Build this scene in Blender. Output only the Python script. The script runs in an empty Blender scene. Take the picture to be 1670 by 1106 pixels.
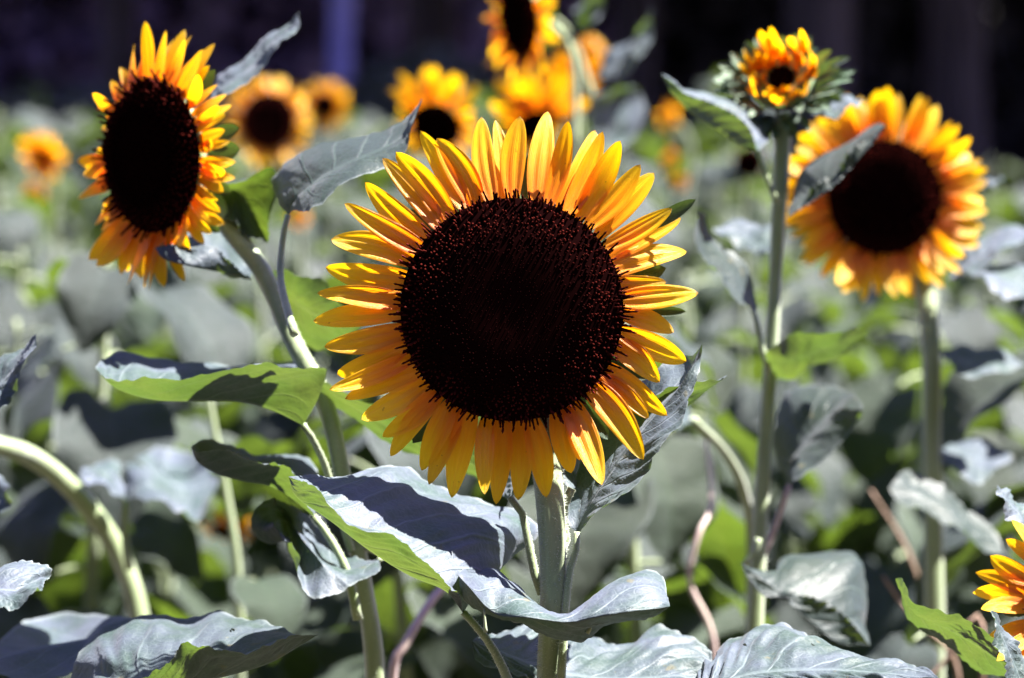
import bpy, bmesh, math, random
from mathutils import Vector, Matrix, noise, Quaternion
R = math.radians
random.seed(7)
S = bpy.context.scene
C = S.collection

# ------------------------------------------------------------------ camera
CAMLOC = Vector((0, 0, 1.5)); PITCH = -6.0; LENS = 100.0; FP = LENS / 36 * 1670
cam = bpy.data.cameras.new('camera'); cam.lens = LENS; cam.sensor_width = 36
cam.clip_start = .05; cam.clip_end = 500
cam.dof.use_dof = True; cam.dof.focus_distance = 1.86; cam.dof.aperture_fstop = 4.5
cam.dof.aperture_blades = 7
co = bpy.data.objects.new('camera', cam); C.objects.link(co)
co.location = CAMLOC; co.rotation_euler = (R(90 + PITCH), 0, 0); S.camera = co
CR = Matrix.Rotation(R(90 + PITCH), 3, 'X')
def P(px, py, d):
    """a point at photo direction (px,py), d metres into the field"""
    return CAMLOC + CR @ Vector(((px - 835) / FP * d, (553 - py) / FP * d, -d))

# ------------------------------------------------------------------ light
SUN = Vector((.47, .05, .86)).normalized()
elev = math.asin(SUN.z); azim = math.atan2(SUN.x, SUN.y)
w = bpy.data.worlds.new('World'); S.world = w; w.use_nodes = True
nt = w.node_tree; bg = nt.nodes['Background']
sky = nt.nodes.new('ShaderNodeTexSky'); sky.sky_type = 'NISHITA'; sky.sun_disc = False
sky.sun_elevation = elev; sky.sun_rotation = azim
mx = nt.nodes.new('ShaderNodeMix'); mx.data_type = 'RGBA'; mx.blend_type = 'MULTIPLY'
mx.inputs[0].default_value = 1
nt.links.new(sky.outputs[0], mx.inputs[6]); mx.inputs[7].default_value = (.66, .52, .92, 1)
nt.links.new(mx.outputs[2], bg.inputs[0]); bg.inputs[1].default_value = .05
sl = bpy.data.lights.new('sun', 'SUN'); sl.energy = 5.0; sl.angle = R(.5); sl.color = (1, .955, .90)
so = bpy.data.objects.new('sun', sl); C.objects.link(so)
so.rotation_euler = SUN.to_track_quat('Z', 'Y').to_euler(); so.location = SUN * 20
vs = S.view_settings; vs.view_transform = 'Standard'; vs.look = 'None'; vs.gamma = 1
vs.exposure = 3.05
S.cycles.use_denoising = True
S.cycles.max_bounces = 8; S.cycles.transmission_bounces = 6; S.cycles.sample_clamp_indirect = 6

# ------------------------------------------------------------------ materials
class NT:
    def __init__(s, name):
        m = bpy.data.materials.new(name); m.use_nodes = True
        s.m = m; s.t = m.node_tree; s.t.nodes.clear()
        s.out = s.n('ShaderNodeOutputMaterial')
    def n(s, k, **kw):
        x = s.t.nodes.new(k)
        for a, b in kw.items(): setattr(x, a, b)
        return x
    def l(s, a, b): s.t.links.new(a, b)
    def put(s, sock, v):
        if hasattr(v, 'links') or isinstance(v, bpy.types.NodeSocket): s.l(v, sock)
        else: sock.default_value = v
    def math(s, op, a, b=None, c=None, clamp=False):
        x = s.n('ShaderNodeMath', operation=op); x.use_clamp = clamp
        s.put(x.inputs[0], a)
        if b is not None: s.put(x.inputs[1], b)
        if c is not None: s.put(x.inputs[2], c)
        return x.outputs[0]
    def mix(s, f, a, b, blend='MIX'):
        x = s.n('ShaderNodeMix', data_type='RGBA', blend_type=blend)
        s.put(x.inputs[0], f); s.put(x.inputs[6], a); s.put(x.inputs[7], b)
        return x.outputs[2]
    def smooth(s, v, lo, hi):
        x = s.n('ShaderNodeMapRange', interpolation_type='SMOOTHSTEP')
        s.put(x.inputs[0], v); x.inputs[1].default_value = lo; x.inputs[2].default_value = hi
        return x.outputs[0]
    def noise(s, vec, sc, det=3, rough=.55):
        x = s.n('ShaderNodeTexNoise'); s.l(vec, x.inputs['Vector'])
        x.inputs['Scale'].default_value = sc; x.inputs['Detail'].default_value = det
        x.inputs['Roughness'].default_value = rough
        return x.outputs[0]
    def bump(s, h, strength, dist, prev=None):
        x = s.n('ShaderNodeBump'); x.inputs['Strength'].default_value = strength
        x.inputs['Distance'].default_value = dist; s.l(h, x.inputs['Height'])
        if prev: s.l(prev, x.inputs['Normal'])
        return x.outputs[0]

def c4(r, g, b): return (r, g, b, 1)

def leaf_material(name, top, veinc, trans, tw=.40, rough=.58, sheen=.10, hue=0.0):
    k = NT(name)
    uv = k.n('ShaderNodeUVMap'); uv.uv_map = 'UVMap'
    sp = k.n('ShaderNodeSeparateXYZ'); k.l(uv.outputs[0], sp.inputs[0])
    obc = k.n('ShaderNodeTexCoord').outputs['Object']
    rnd = k.n('ShaderNodeObjectInfo').outputs['Random']
    u = k.math('SUBTRACT', k.math('MULTIPLY', sp.outputs[0], 2), 1)      # -1..1 across
    v = sp.outputs[1]
    au = k.math('ABSOLUTE', u)
    side = k.math('MULTIPLY', k.math('SIGN', u), .13)
    wob = k.math('MULTIPLY', k.math('SUBTRACT', k.noise(obc, 35, 1), .5), .35)
    # lateral veins sweep forward from the midrib
    f = k.math('ADD', k.math('SUBTRACT', k.math('MULTIPLY', v, 7.0), k.math('MULTIPLY', k.math('POWER', au, .8), 2.2)), k.math('ADD', side, wob))
    fr = k.math('ABSOLUTE', k.math('SUBTRACT', k.math('FRACT', f), .5))
    lat = k.math('SUBTRACT', 1, k.smooth(fr, .0, .075), clamp=True)
    lat = k.math('MULTIPLY', lat, k.math('SUBTRACT', 1, k.smooth(au, .35, 1.0)))
    mid = k.math('SUBTRACT', 1, k.smooth(au, .012, .05))
    vein = k.math('MAXIMUM', mid, lat)
    # fine net between the veins
    vo = k.n('ShaderNodeTexVoronoi', feature='DISTANCE_TO_EDGE'); k.l(obc, vo.inputs['Vector']); vo.inputs['Scale'].default_value = 190
    net = k.math('SUBTRACT', 1, k.smooth(vo.outputs['Distance'], 0, .12))
    mott = k.noise(obc, 22, 4)
    col = k.mix(k.smooth(mott, .32, .68), c4(top[0]*.62, top[1]*.85, top[2]*.55), c4(top[0]*1.45, top[1]*1.3, top[2]*1.35))
    col = k.mix(k.math('MULTIPLY', net, .18), col, c4(*veinc))
    col = k.mix(k.math('MULTIPLY', vein, .45), col, c4(*veinc))
    col = k.mix(k.math('MULTIPLY', k.smooth(au, .94, 1.0), .45), col, c4(.24, .27, .27))
    hs = k.n('ShaderNodeHueSaturation'); k.l(col, hs.inputs['Color'])
    k.l(k.math('ADD', .49 + hue, k.math('MULTIPLY', rnd, .025)), hs.inputs['Hue'])
    k.l(k.math('ADD', .8, k.math('MULTIPLY', rnd, .4)), hs.inputs['Value'])
    col = hs.outputs[0]
    spots = k.smooth(k.noise(obc, 55, 3), .66, .72)
    col = k.mix(k.math('MULTIPLY', spots, .5), col, c4(.12, .10, .04))
    b = k.bump(k.noise(obc, 700, 2), .5, .0005)
    b = k.bump(k.noise(obc, 70, 3), .45, .0035, b)
    b = k.bump(k.math('MULTIPLY', k.math('MAXIMUM', vein, k.math('MULTIPLY', net, .12)), -1), .5, .0013, b)
    pr = k.n('ShaderNodeBsdfPrincipled')
    k.l(col, pr.inputs['Base Color']); k.l(b, pr.inputs['Normal'])
    pr.inputs['Roughness'].default_value = rough
    pr.inputs['Specular IOR Level'].default_value = .42
    pr.inputs['Sheen Weight'].default_value = sheen; pr.inputs['Sheen Roughness'].default_value = .5
    pr.inputs['Sheen Tint'].default_value = c4(.85, .87, 1)
    tr = k.n('ShaderNodeBsdfTranslucent'); k.l(b, tr.inputs['Normal'])
    tc = k.mix(k.math('MULTIPLY', vein, .5), c4(*trans), c4(trans[0]*1.25, trans[1]*1.1, trans[2]*2))
    tc = k.mix(k.smooth(mott, .3, .75), tc, k.mix(1.0, tc, c4(1.35, 1.15, 1), 'MULTIPLY'))
    k.l(tc, tr.inputs[0])
    ms = k.n('ShaderNodeMixShader'); ms.inputs[0].default_value = tw
    k.l(pr.outputs[0], ms.inputs[1]); k.l(tr.outputs[0], ms.inputs[2]); k.l(ms.outputs[0], k.out.inputs[0])
    return k.m

M_LEAF = leaf_material('sunflower_leaf', (.044, .061, .082), (.16, .20, .21), (.050, .086, .011))
M_LEAF2 = leaf_material('field_leaf', (.012, .022, .021), (.05, .08, .065), (.052, .088, .009), rough=.52, hue=0.005)
M_LEAF3 = leaf_material('field_leaf_green', (.010, .022, .008), (.04, .07, .03), (.058, .10, .010))
M_BRACT = leaf_material('bract_green', (.030, .055, .030), (.10, .15, .08), (.05, .09, .01), tw=.35, rough=.6)

M_BUD = leaf_material('bud_green', (.085, .12, .085), (.22, .28, .19), (.09, .14, .02), tw=.25, rough=.6)
def petal_material(name, base, tip):
    k = NT(name)
    uv = k.n('ShaderNodeUVMap'); uv.uv_map = 'UVMap'
    sp = k.n('ShaderNodeSeparateXYZ'); k.l(uv.outputs[0], sp.inputs[0])
    rnd = k.n('ShaderNodeObjectInfo').outputs['Random']
    cm = k.n('ShaderNodeCombineXYZ')
    k.l(k.math('MULTIPLY', sp.outputs[0], 13), cm.inputs[0])
    k.l(k.math('MULTIPLY', sp.outputs[1], .9), cm.inputs[1])
    k.l(k.math('MULTIPLY', rnd, 37), cm.inputs[2])
    st = k.noise(cm.outputs[0], 2.2, 3)
    obc = k.n('ShaderNodeTexCoord').outputs['Object']
    g = k.math('ADD', sp.outputs[1], k.math('MULTIPLY', k.math('SUBTRACT', st, .5), .55))
    col = k.mix(k.smooth(g, .12, .92), c4(*base), c4(*tip))
    col = k.mix(k.math('MULTIPLY', k.smooth(st, .52, .7), .35), col, c4(base[0], base[1]*.75, base[2]))
    spot = k.smooth(k.noise(obc, 260, 1), .74, .8)
    col = k.mix(k.math('MULTIPLY', spot, .5), col, c4(.35, .12, .01))
    hs = k.n('ShaderNodeHueSaturation'); k.l(col, hs.inputs['Color'])
    k.l(k.math('ADD', .493, k.math('MULTIPLY', rnd, .014)), hs.inputs['Hue'])
    k.l(k.math('ADD', .88, k.math('MULTIPLY', rnd, .2)), hs.inputs['Value'])
    col = hs.outputs[0]
    col = k.mix(k.math('MULTIPLY', k.smooth(k.math('ADD', sp.outputs[1], k.math('MULTIPLY', k.noise(obc, 180, 2), .12)), 1.02, 1.07), .7), col, c4(.30, .12, .01))
    b = k.bump(st, .6, .0011)
    b = k.bump(k.noise(obc, 900, 2), .35, .0003, b)
    pr = k.n('ShaderNodeBsdfPrincipled'); k.l(col, pr.inputs['Base Color']); k.l(b, pr.inputs['Normal'])
    pr.inputs['Roughness'].default_value = .38; pr.inputs['Specular IOR Level'].default_value = .5
    tr = k.n('ShaderNodeBsdfTranslucent'); k.l(k.mix(1, col, c4(1, .93, .6), 'MULTIPLY'), tr.inputs[0]); k.l(b, tr.inputs['Normal'])
    ms = k.n('ShaderNodeMixShader'); ms.inputs[0].default_value = .56
    k.l(pr.outputs[0], ms.inputs[1]); k.l(tr.outputs[0], ms.inputs[2]); k.l(ms.outputs[0], k.out.inputs[0])
    return k.m
M_PETAL = petal_material('petal_yellow', (.86, .25, .003), (.90, .54, .005))
M_PETAL2 = petal_material('petal_orange', (.84, .23, .002), (.88, .40, .003))

def disc_material():
    k = NT('disc_florets')
    tc = k.n('ShaderNodeTexCoord').outputs['Object']
    at = k.n('ShaderNodeAttribute'); at.attribute_name = 'tipness'
    nz = k.noise(tc, 60, 4, .7)
    f = k.math('MULTIPLY', at.outputs['Fac'], k.smooth(nz, .35, .62))
    col = k.mix(f, c4(.0042, .0010, .0010), c4(.15, .022, .016))
    nz2 = k.math('MULTIPLY', k.smooth(k.noise(tc, 800, 1), .66, .74), at.outputs['Fac'])
    col = k.mix(k.math('MULTIPLY', nz2, .12), col, c4(.42, .16, .03))
    pr = k.n('ShaderNodeBsdfPrincipled'); k.l(col, pr.inputs['Base Color'])
    pr.inputs['Roughness'].default_value = 1; pr.inputs['Specular IOR Level'].default_value = 0
    k.l(pr.outputs[0], k.out.inputs[0]); return k.m
M_DISC = disc_material()

def simple(name, ca, cb, scale, rough=.7, bs=.3, bd=.003, sheen=0, trans=None, stretch=(1, 1, 1)):
    k = NT(name)
    tc = k.n('ShaderNodeTexCoord').outputs['Object']
    mp = k.n('ShaderNodeMapping'); k.l(tc, mp.inputs[0]); mp.inputs['Scale'].default_value = stretch
    nz = k.noise(mp.outputs[0], scale, 4)
    rnd = k.n('ShaderNodeObjectInfo').outputs['Random']
    col = k.mix(k.smooth(nz, .3, .7), c4(*ca), c4(*cb))
    hs = k.n('ShaderNodeHueSaturation'); k.l(col, hs.inputs['Color'])
    k.l(k.math('ADD', .85, k.math('MULTIPLY', rnd, .3)), hs.inputs['Value'])
    pr = k.n('ShaderNodeBsdfPrincipled'); k.l(hs.outputs[0], pr.inputs['Base Color'])
    k.l(k.bump(nz, bs, bd), pr.inputs['Normal'])
    pr.inputs['Roughness'].default_value = rough
    pr.inputs['Sheen Weight'].default_value = sheen
    if trans:
        tr = k.n('ShaderNodeBsdfTranslucent'); tr.inputs[0].default_value = c4(*trans)
        ms = k.n('ShaderNodeMixShader'); ms.inputs[0].default_value = .35
        k.l(pr.outputs[0], ms.inputs[1]); k.l(tr.outputs[0], ms.inputs[2]); k.l(ms.outputs[0], k.out.inputs[0])
    else: k.l(pr.outputs[0], k.out.inputs[0])
    return k.m
M_STEM = simple('stem_green', (.125, .165, .070), (.20, .245, .125), 60, .5, .5, .002, .4, stretch=(1, 1, .12))
M_STEMP = simple('stem_pinkish', (.30, .20, .20), (.36, .30, .24), 50, .55, .5, .002, .3, stretch=(1, 1, .15))
M_HAIR = simple('stem_hair', (.5, .55, .45), (.6, .64, .55), 60, .4, 0, .001, 0, (.6, .65, .5))
M_BACK = simple('head_back', (.10, .17, .06), (.16, .24, .09), 90, .6, .4, .002, .3)
M_SOIL = simple('soil', (.035, .028, .018), (.075, .055, .035), 6, .95, .8, .05)
M_LITTER = simple('woodland_floor', (.02, .018, .012), (.05, .038, .022), 3, .95, .8, .05)
M_BARK = simple('bark_dark', (.035, .026, .024), (.08, .062, .06), 9, .9, .8, .03, stretch=(1, 1, .15))
M_BARKB = simple('bark_bluish', (.30, .28, .62), (.45, .42, .80), 5, .8, .5, .02, stretch=(1, 1, .2))
M_BARKC = simple('bark_mauve', (.10, .075, .11), (.19, .14, .20), 5, .8, .5, .02, stretch=(1, 1, .2))
M_TREEL = simple('tree_leaf', (.025, .045, .018), (.05, .08, .03), 3, .7, .2, .01, 0, (.04, .08, .01))
M_UNDER_HAZE = simple('undergrowth_haze_leaf', (.15, .10, .20), (.46, .36, .52), .45, .8, .2, .01)  # violet haze brightening the wood is put into this leaf colour
M_WEED = simple('weed_leaf', (.04, .075, .02), (.08, .12, .04), 8, .6, .2, .003, 0, (.12, .25, .01))
M_DRY = simple('dry_stalk', (.16, .10, .06), (.30, .20, .15), 30, .8, .3, .002)

# ------------------------------------------------------------------ object helpers
def tag(o, label=None, cat=None, group=None, kind=None):
    if label: o['label'] = label
    if cat: o['category'] = cat
    if group: o['group'] = group
    if kind: o['kind'] = kind
    return o
def thing(name, loc, label, cat, group=None):
    o = bpy.data.objects.new(name, None); C.objects.link(o); o.location = loc
    o.empty_display_size = .05
    return tag(o, label, cat, group)
def mesh_obj(name, verts, faces, mat, parent=None, uvs=None, loc=None, smooth=True, attr=None, mats=None, fmat=None):
    me = bpy.data.meshes.new(name); me.from_pydata([tuple(v) for v in verts], [], faces)
    me.materials.append(mat)
    for m in (mats or []): me.materials.append(m)
    if fmat: me.polygons.foreach_set('material_index', fmat)
    if smooth: me.polygons.foreach_set('use_smooth', [True] * len(me.polygons))
    if uvs:
        ul = me.uv_layers.new(name='UVMap')
        for lp in me.loops: ul.data[lp.index].uv = uvs[lp.vertex_index]
    if attr:
        a = me.attributes.new('tipness', 'FLOAT', 'POINT'); a.data.foreach_set('value', attr)
    me.update()
    o = bpy.data.objects.new(name, me); C.objects.link(o)
    if parent: o.parent = parent
    if loc is not None: o.location = loc
    return o
def base_of(o):
    v = Vector((0, 0, 0))
    while o: v = v + o.location; o = o.parent
    return v
def dup(o, parent=None):
    c = o.copy(); C.objects.link(c); c.parent = parent
    return c
def copy_tree(o, parent=None):
    c = dup(o, parent)
    for ch in o.children: copy_tree(ch, c)
    return c

def cr(pts, t):
    """catmull-rom through a polyline, t 0..1 by index"""
    n = len(pts) - 1; x = max(0, min(n - 1e-6, t * n)); i = int(x); f = x - i
    p1 = pts[i]; p2 = pts[i + 1]
    p0 = pts[i - 1] if i > 0 else p1 * 2 - p2
    p3 = pts[i + 2] if i + 2 <= n else p2 * 2 - p1
    return .5 * ((2 * p1) + (p2 - p0) * f + (2 * p0 - 5 * p1 + 4 * p2 - p3) * f * f + (3 * p1 - p0 - 3 * p2 + p3) * f ** 3)
def resample(pts, n):
    fine = [cr(pts, i / 200) for i in range(201)]
    L = [0]
    for a, b in zip(fine, fine[1:]): L.append(L[-1] + (b - a).length)
    out = []; j = 0
    for i in range(n):
        s = L[-1] * i / (n - 1)
        while j < 199 and L[j + 1] < s: j += 1
        f = (s - L[j]) / max(1e-9, L[j + 1] - L[j]); out.append(fine[j].lerp(fine[j + 1], min(1, f)))
    return out

def tube_geo(pts, radii, n=12, step=.01, rib=.06, seed=0):
    R0s = radii; q = [pts[0]]; rq = [radii[0]]; N = len(pts) - 1
    def rat(i):
        x = i / N * (len(radii) - 1); k = min(len(radii) - 2, int(x)); return radii[k] + (radii[k + 1] - radii[k]) * (x - k)
    for i, (a_, b_) in enumerate(zip(pts, pts[1:])):
        c_ = int((b_ - a_).length / .16) if (b_ - a_).length > .2 else 0
        for j in range(1, c_ + 1): q.append(a_.lerp(b_, j / (c_ + 1))); rq.append(rat(i + j / (c_ + 1)))
        q.append(b_); rq.append(rat(i + 1))
    pts = q; radii = rq
    L = sum((b - a).length for a, b in zip(pts, pts[1:]))
    m = max(6, min(160, int(L / step)))
    ps = resample(pts, m); vs = []; fs = []; fr = []
    up = None
    for i, p in enumerate(ps):
        t = (ps[min(m - 1, i + 1)] - ps[max(0, i - 1)]).normalized()
        if up is None: up = t.orthogonal().normalized()
        up = (up - t * up.dot(t)).normalized(); sd = t.cross(up)
        x = i / (m - 1) * (len(radii) - 1); k = min(len(radii) - 2, int(x)); r = radii[k] + (radii[k + 1] - radii[k]) * (x - k)
        r *= 1 + .06 * noise.noise(Vector((i * .15, seed * 3.1, 0)))
        fr.append((p, t, up, sd, r))
        for j in range(n):
            a = 2 * math.pi * j / n
            rr = r * (1 + rib * math.cos(a * 5 + seed))
            vs.append(p + (up * math.cos(a) + sd * math.sin(a)) * rr)
    for i in range(m - 1):
        for j in range(n):
            a = i * n + j; b = i * n + (j + 1) % n
            fs.append((a, b, b + n, a + n))
    fs.append(tuple(range(n - 1, -1, -1))); fs.append(tuple(range((m - 1) * n, m * n)))
    return vs, fs, fr
def add_hairs(vs, fs, fr, per_m, length, rnd, fm):
    L = sum((b[0] - a[0]).length for a, b in zip(fr, fr[1:])); cnt = int(L * per_m)
    for _ in range(cnt):
        i = rnd.randrange(len(fr) - 1); p, t, u, s, r = fr[i]; q = fr[i + 1][0]
        p = p.lerp(q, rnd.random()); a = rnd.random() * 6.283
        d = u * math.cos(a) + s * math.sin(a); l = length * rnd.uniform(.5, 1.2)
        d2 = (d + t * rnd.uniform(-.5, .5)).normalized(); e = t.cross(d).normalized() * .00022; f2 = t * .00022
        b = len(vs); q0 = p + d * r * .95
        vs += [q0 + e, q0 - e * .5 + f2, q0 - e * .5 - f2, q0 + d2 * l]
        fs += [(b, b + 1, b + 3), (b + 1, b + 2, b + 3), (b + 2, b, b + 3)]; fm += [1, 1, 1]

def stem(parent, pts, radii, name='stem', mat=None, hairs=0, hl=.0018, n=12, seed=0):
    vs, fs, fr = tube_geo(pts, radii, n=n, seed=seed)
    fm = [0] * len(fs)
    if hairs: add_hairs(vs, fs, fr, hairs, hl, random.Random(seed + 5), fm)
    b = base_of(parent)
    return mesh_obj(name, [v - b for v in vs], fs, mat or M_STEM, parent, mats=[M_HAIR], fmat=fm)

# a leaf from its near edge, its midrib and its far edge, as three space curves
def leaf3(parent, near, mid, far, d=None, n=110, m=11, teeth=26, tooth=.0022, bulge=.10, wave=.003, puck=.0013, seed=0, mat=None, name='leaf', bulge2=None, swap=0, holes=()):
    if swap:
        g = lambda l: [tuple(q) + (d,) if len(q) == 2 else tuple(q) for q in l]
        near, mid = [(q[0], q[1], q[2] - swap) for q in g(mid)], g(near)
    def c(l): return [P(*q) if len(q) == 3 else P(q[0], q[1], d) for q in l]
    cn, cm_, cf = c(near), c(mid), c(far)
    cn[0] = cf[0] = cm_[0]; cn[-1] = cf[-1] = cm_[-1]
    E1, MD, E2 = resample(cn, n), resample(cm_, n), resample(cf, n)
    if bulge2 is None: bulge2 = bulge
    rn = random.Random(seed); ph = rn.random() * 6
    verts = []; uvs = []; faces = []
    for i in range(n):
        v = i / (n - 1)
        md = MD[i]; tg = (MD[min(n - 1, i + 1)] - MD[max(0, i - 1)]).normalized()
        for s, E, bl in ((-1, E1, bulge), (1, E2, bulge2)):
            e = E[i]; wv = e - md; wd = wv.length
            dirn = wv.normalized() if wd > 1e-5 else Vector((0, 0, 1))
            nrm = (tg.cross(dirn) * s)
            nrm = nrm.normalized() if nrm.length > 1e-5 else Vector((0, 0, 1))
            env = math.sin(math.pi * min(1, max(0, v))) ** .5 if 0 < v < 1 else 0
            tt = (v * teeth + ph + .3 * noise.noise(Vector((v * 9, seed, s)))) % 1.0
            sharp = tooth * env * (tt if tt < .75 else (1 - tt) * 3) * (1 if rn else 1)
            e = e + dirn * sharp + nrm * wave * env * math.sin(v * 17 + ph * s)
            rng = range(m, 0, -1) if s < 0 else range(0, m + 1)
            for j in rng:
                f = j / m
                q = md.lerp(e, f) + nrm * (bl * wd * math.sin(math.pi * f) * .8)
                pk = noise.noise(Vector((v * 26 - f * 6, f * 3 * s, seed * 1.7))) * puck * 2 * env * min(1, f * 3)
                q = q + nrm * pk
                verts.append(q); uvs.append((.5 + .5 * s * f, v))
    W = 2 * m + 1
    for i in range(n - 1):
        for j in range(W - 1):
            a = i * W + j; ctr = (verts[a] + verts[a + W + 1]) * .5
            if any((ctr - verts[int(hv * (n - 1)) * W + int((hs * .5 + .5) * (W - 1))]).length < hr * (1 + .5 * noise.noise(ctr * 900)) for hv, hs, hr in holes): continue
            faces.append((a, a + 1, a + W + 1, a + W))
    b = base_of(parent)
    return mesh_obj(name, [q - b for q in verts], faces, mat or M_LEAF, parent, uvs=uvs)
def petiole(leaf, pts, r0=.0022, r1=.0032, hairs=0, mat=None, seed=0, hl=.0014):
    return stem(leaf, [P(*q) for q in pts], [r0, r1], 'petiole', mat, hairs, hl, 9, seed)

# ------------------------------------------------------------------ flower heads
def petal_geo(L, W, arc, twist, rnd, nv=16, m=4, tipw=.05, fold=.12):
    verts = []; uvs = []; faces = []
    bend = rnd.uniform(-.06, .06) * L; notch = rnd.random() < .2
    p1 = rnd.uniform(.42, .58)
    for i in range(nv + 1):
        v = i / nv
        w = W * .5 * (math.sin(math.pi * (v ** (math.log(.5) / math.log(p1)) * .93 + .07)) ** .58) if v < 1 else W * tipw * .3
        w = max(w, W * .22 * (1 - v) + W * tipw * .2)
        a = arc * v
        y = L * (math.sin(arc * v) / arc if abs(arc) > 1e-3 else v)
        z = L * ((1 - math.cos(arc * v)) / arc if abs(arc) > 1e-3 else 0)
        tw = twist * v
        for j in range(-m, m + 1):
            u = j / m
            h = (fold * (abs(u) ** 1.5) * w * (1 - .3 * v) + .035 * W * math.cos(u * 7.5) * math.sin(math.pi * min(1, v * 1.05 + .02)))
            x = u * w; x2 = x * math.cos(tw) - h * math.sin(tw); h2 = x * math.sin(tw) + h * math.cos(tw)
            verts.append(Vector((x2 + bend * math.sin(v * math.pi), y - h2 * math.sin(a), z + h2 * math.cos(a))))
            uvs.append((.5 + .5 * u, v))
    W2 = 2 * m + 1
    for i in range(nv):
        for j in range(W2 - 1):
            a = i * W2 + j; faces.append((a, a + 1, a + W2 + 1, a + W2))
    return verts, faces, uvs
def head_frame(normal, roll=0):
    z = normal.normalized(); x = Vector((0, 0, 1)).cross(z).normalized(); y = z.cross(x)
    M = Matrix((x, y, z)).transposed()
    return M @ Matrix.Rotation(roll, 3, 'Z')
def disc_mesh(R0, count, rnd, fl=1.0):
    vs = []; fs = []; at = []
    def hz(r):
        q = min(1, r / R0)
        return R0 * (.16 * (1 - q ** 3.5) - .02 * math.exp(-(q / .33) ** 2))
    rings = 22; seg = 48
    for i in range(rings + 1):
        r = R0 * i / rings
        for j in range(seg):
            a = 2 * math.pi * j / seg; vs.append(Vector((r * math.cos(a), r * math.sin(a), hz(r) + .002))); at.append(0)
    for i in range(rings):
        for j in range(seg):
            a = i * seg + j; b = i * seg + (j + 1) % seg; fs.append((a, b, b + seg, a + seg))
    ga = math.pi * (3 - 5 ** .5)
    for k in range(count):
        q = math.sqrt((k + .5) / count); r = R0 * q * 1.0; a = k * ga + rnd.uniform(-.035, .035); r += rnd.uniform(-.25, .25) * R0 / math.sqrt(count)
        sp = R0 / math.sqrt(count) * 1.7; jt = .2 if q < .8 else .4
        p = Vector((r * math.cos(a), r * math.sin(a), hz(r)))
        rad = Vector((math.cos(a), math.sin(a), 0)); tan = Vector((-math.sin(a), math.cos(a), 0))
        lean = .1 + .95 * max(0, q - .45) ** 1.3 * 2 + 5 * max(0, q - .85)
        d = (Vector((0, 0, 1)) + rad * lean + Vector((rnd.uniform(-jt, jt), rnd.uniform(-jt, jt), 0))).normalized()
        open_ = 1 if q > .55 else .25
        h = sp * (.8 + 1.1 * max(0, q - .45) + 9 * max(0, q - .86)) * (rnd.uniform(.25, 1.5) if q > .86 else rnd.uniform(.6, 1.35)) * fl
        w1 = sp * (.27 if q < .84 else .42); w2 = sp * (.24 if q > .5 else .13)
        e1 = d.cross(tan).normalized(); e2 = d.cross(e1)
        b = len(vs); lv = ((0, w1), (.65, w2), (.85, w2 * 1.35), (1.0, w2 * .2))
        tips = (.1, .5, .85, 1)
        for (t, ww), tp in zip(lv, tips):
            for s in range(5):
                an = s * 1.2566
                vs.append(p + d * h * t + (e1 * math.cos(an) + e2 * math.sin(an)) * ww)
                at.append(tp * (min(1, max(0, (q - .62) * 2.4)) * .95) * rnd.uniform(.5, 1))
        for t in range(3):
            for s in range(5):
                x = b + t * 5 + s; y = b + t * 5 + (s + 1) % 5
                fs.append((x, y, y + 5, x + 5))
        fs.append(tuple(b + 15 + s for s in range(5)))
    return vs, fs, at
def back_mesh(R0, depth):
    vs = []; fs = []; seg = 28
    prof = [(.93, .0), (.97, -.15), (.93, -.3), (.8, -.5), (.5, -.72), (.25, -.95), (.12, -1.25)]
    for r, z in prof:
        for j in range(seg):
            a = 6.2832 * j / seg; vs.append(Vector((R0 * r * math.cos(a), R0 * r * math.sin(a), z * depth)))
    for i in range(len(prof) - 1):
        for j in range(seg):
            a = i * seg + j; b = i * seg + (j + 1) % seg; fs.append((b, a, a + seg, b + seg))
    fs.append(tuple(range(seg))); fs.append(tuple(range(len(prof) * seg - 1, (len(prof) - 1) * seg - 1, -1)))
    return vs, fs
def place(o, M, loc): o.rotation_euler = M.to_euler(); o.location = loc
def petal_matrix(phi, tilt):
    """+Y of the petal to direction phi in the disc plane, raised by tilt towards the viewer"""
    return Matrix.Rotation(phi - math.pi / 2, 3, 'Z') @ Matrix.Rotation(tilt, 3, 'X')

LIB = {}
def lib_petals(kind):
    if kind not in LIB:
        rn = random.Random(hash(kind) % 999 if not isinstance(kind, str) else len(kind))
        LIB[kind] = [petal_geo(1, rn.uniform(.24, .34), rn.uniform(-.7, .5), rn.uniform(-.5, .5), rn, 9, 3) for _ in range(7)]
        LIB[kind] = [(g, None) for g in LIB[kind]]
    return LIB[kind]
PM = {}
def shared_petal(i, mat):
    key = (i, mat.name)
    if key not in PM:
        rn = random.Random(100 + i)
        v, f, u = petal_geo(1, rn.uniform(.23, .34), rn.uniform(-.75, .55), rn.uniform(-.6, .6), rn, 12, 4)
        o = mesh_obj('petal', v, f, mat, uvs=u); PM[key] = o.data; bpy.data.objects.remove(o)
    return PM[key]
DM = {}
def shared_disc(level):
    if level not in DM:
        v, f, a = disc_mesh(1, {1: 700, 2: 260}[level], random.Random(level))
        o = mesh_obj('disc', v, f, M_DISC, attr=a); DM[level] = o.data; bpy.data.objects.remove(o)
    return DM[level]
BM = []
def shared_bract():
    if not BM:
        rn = random.Random(5); v, f, u = petal_geo(1, .42, .5, .1, rn, 10, 3, fold=.3)
        o = mesh_obj('bract', v, f, M_BRACT, uvs=u); BM.append(o.data); bpy.data.objects.remove(o)
    return BM[0]
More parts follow.
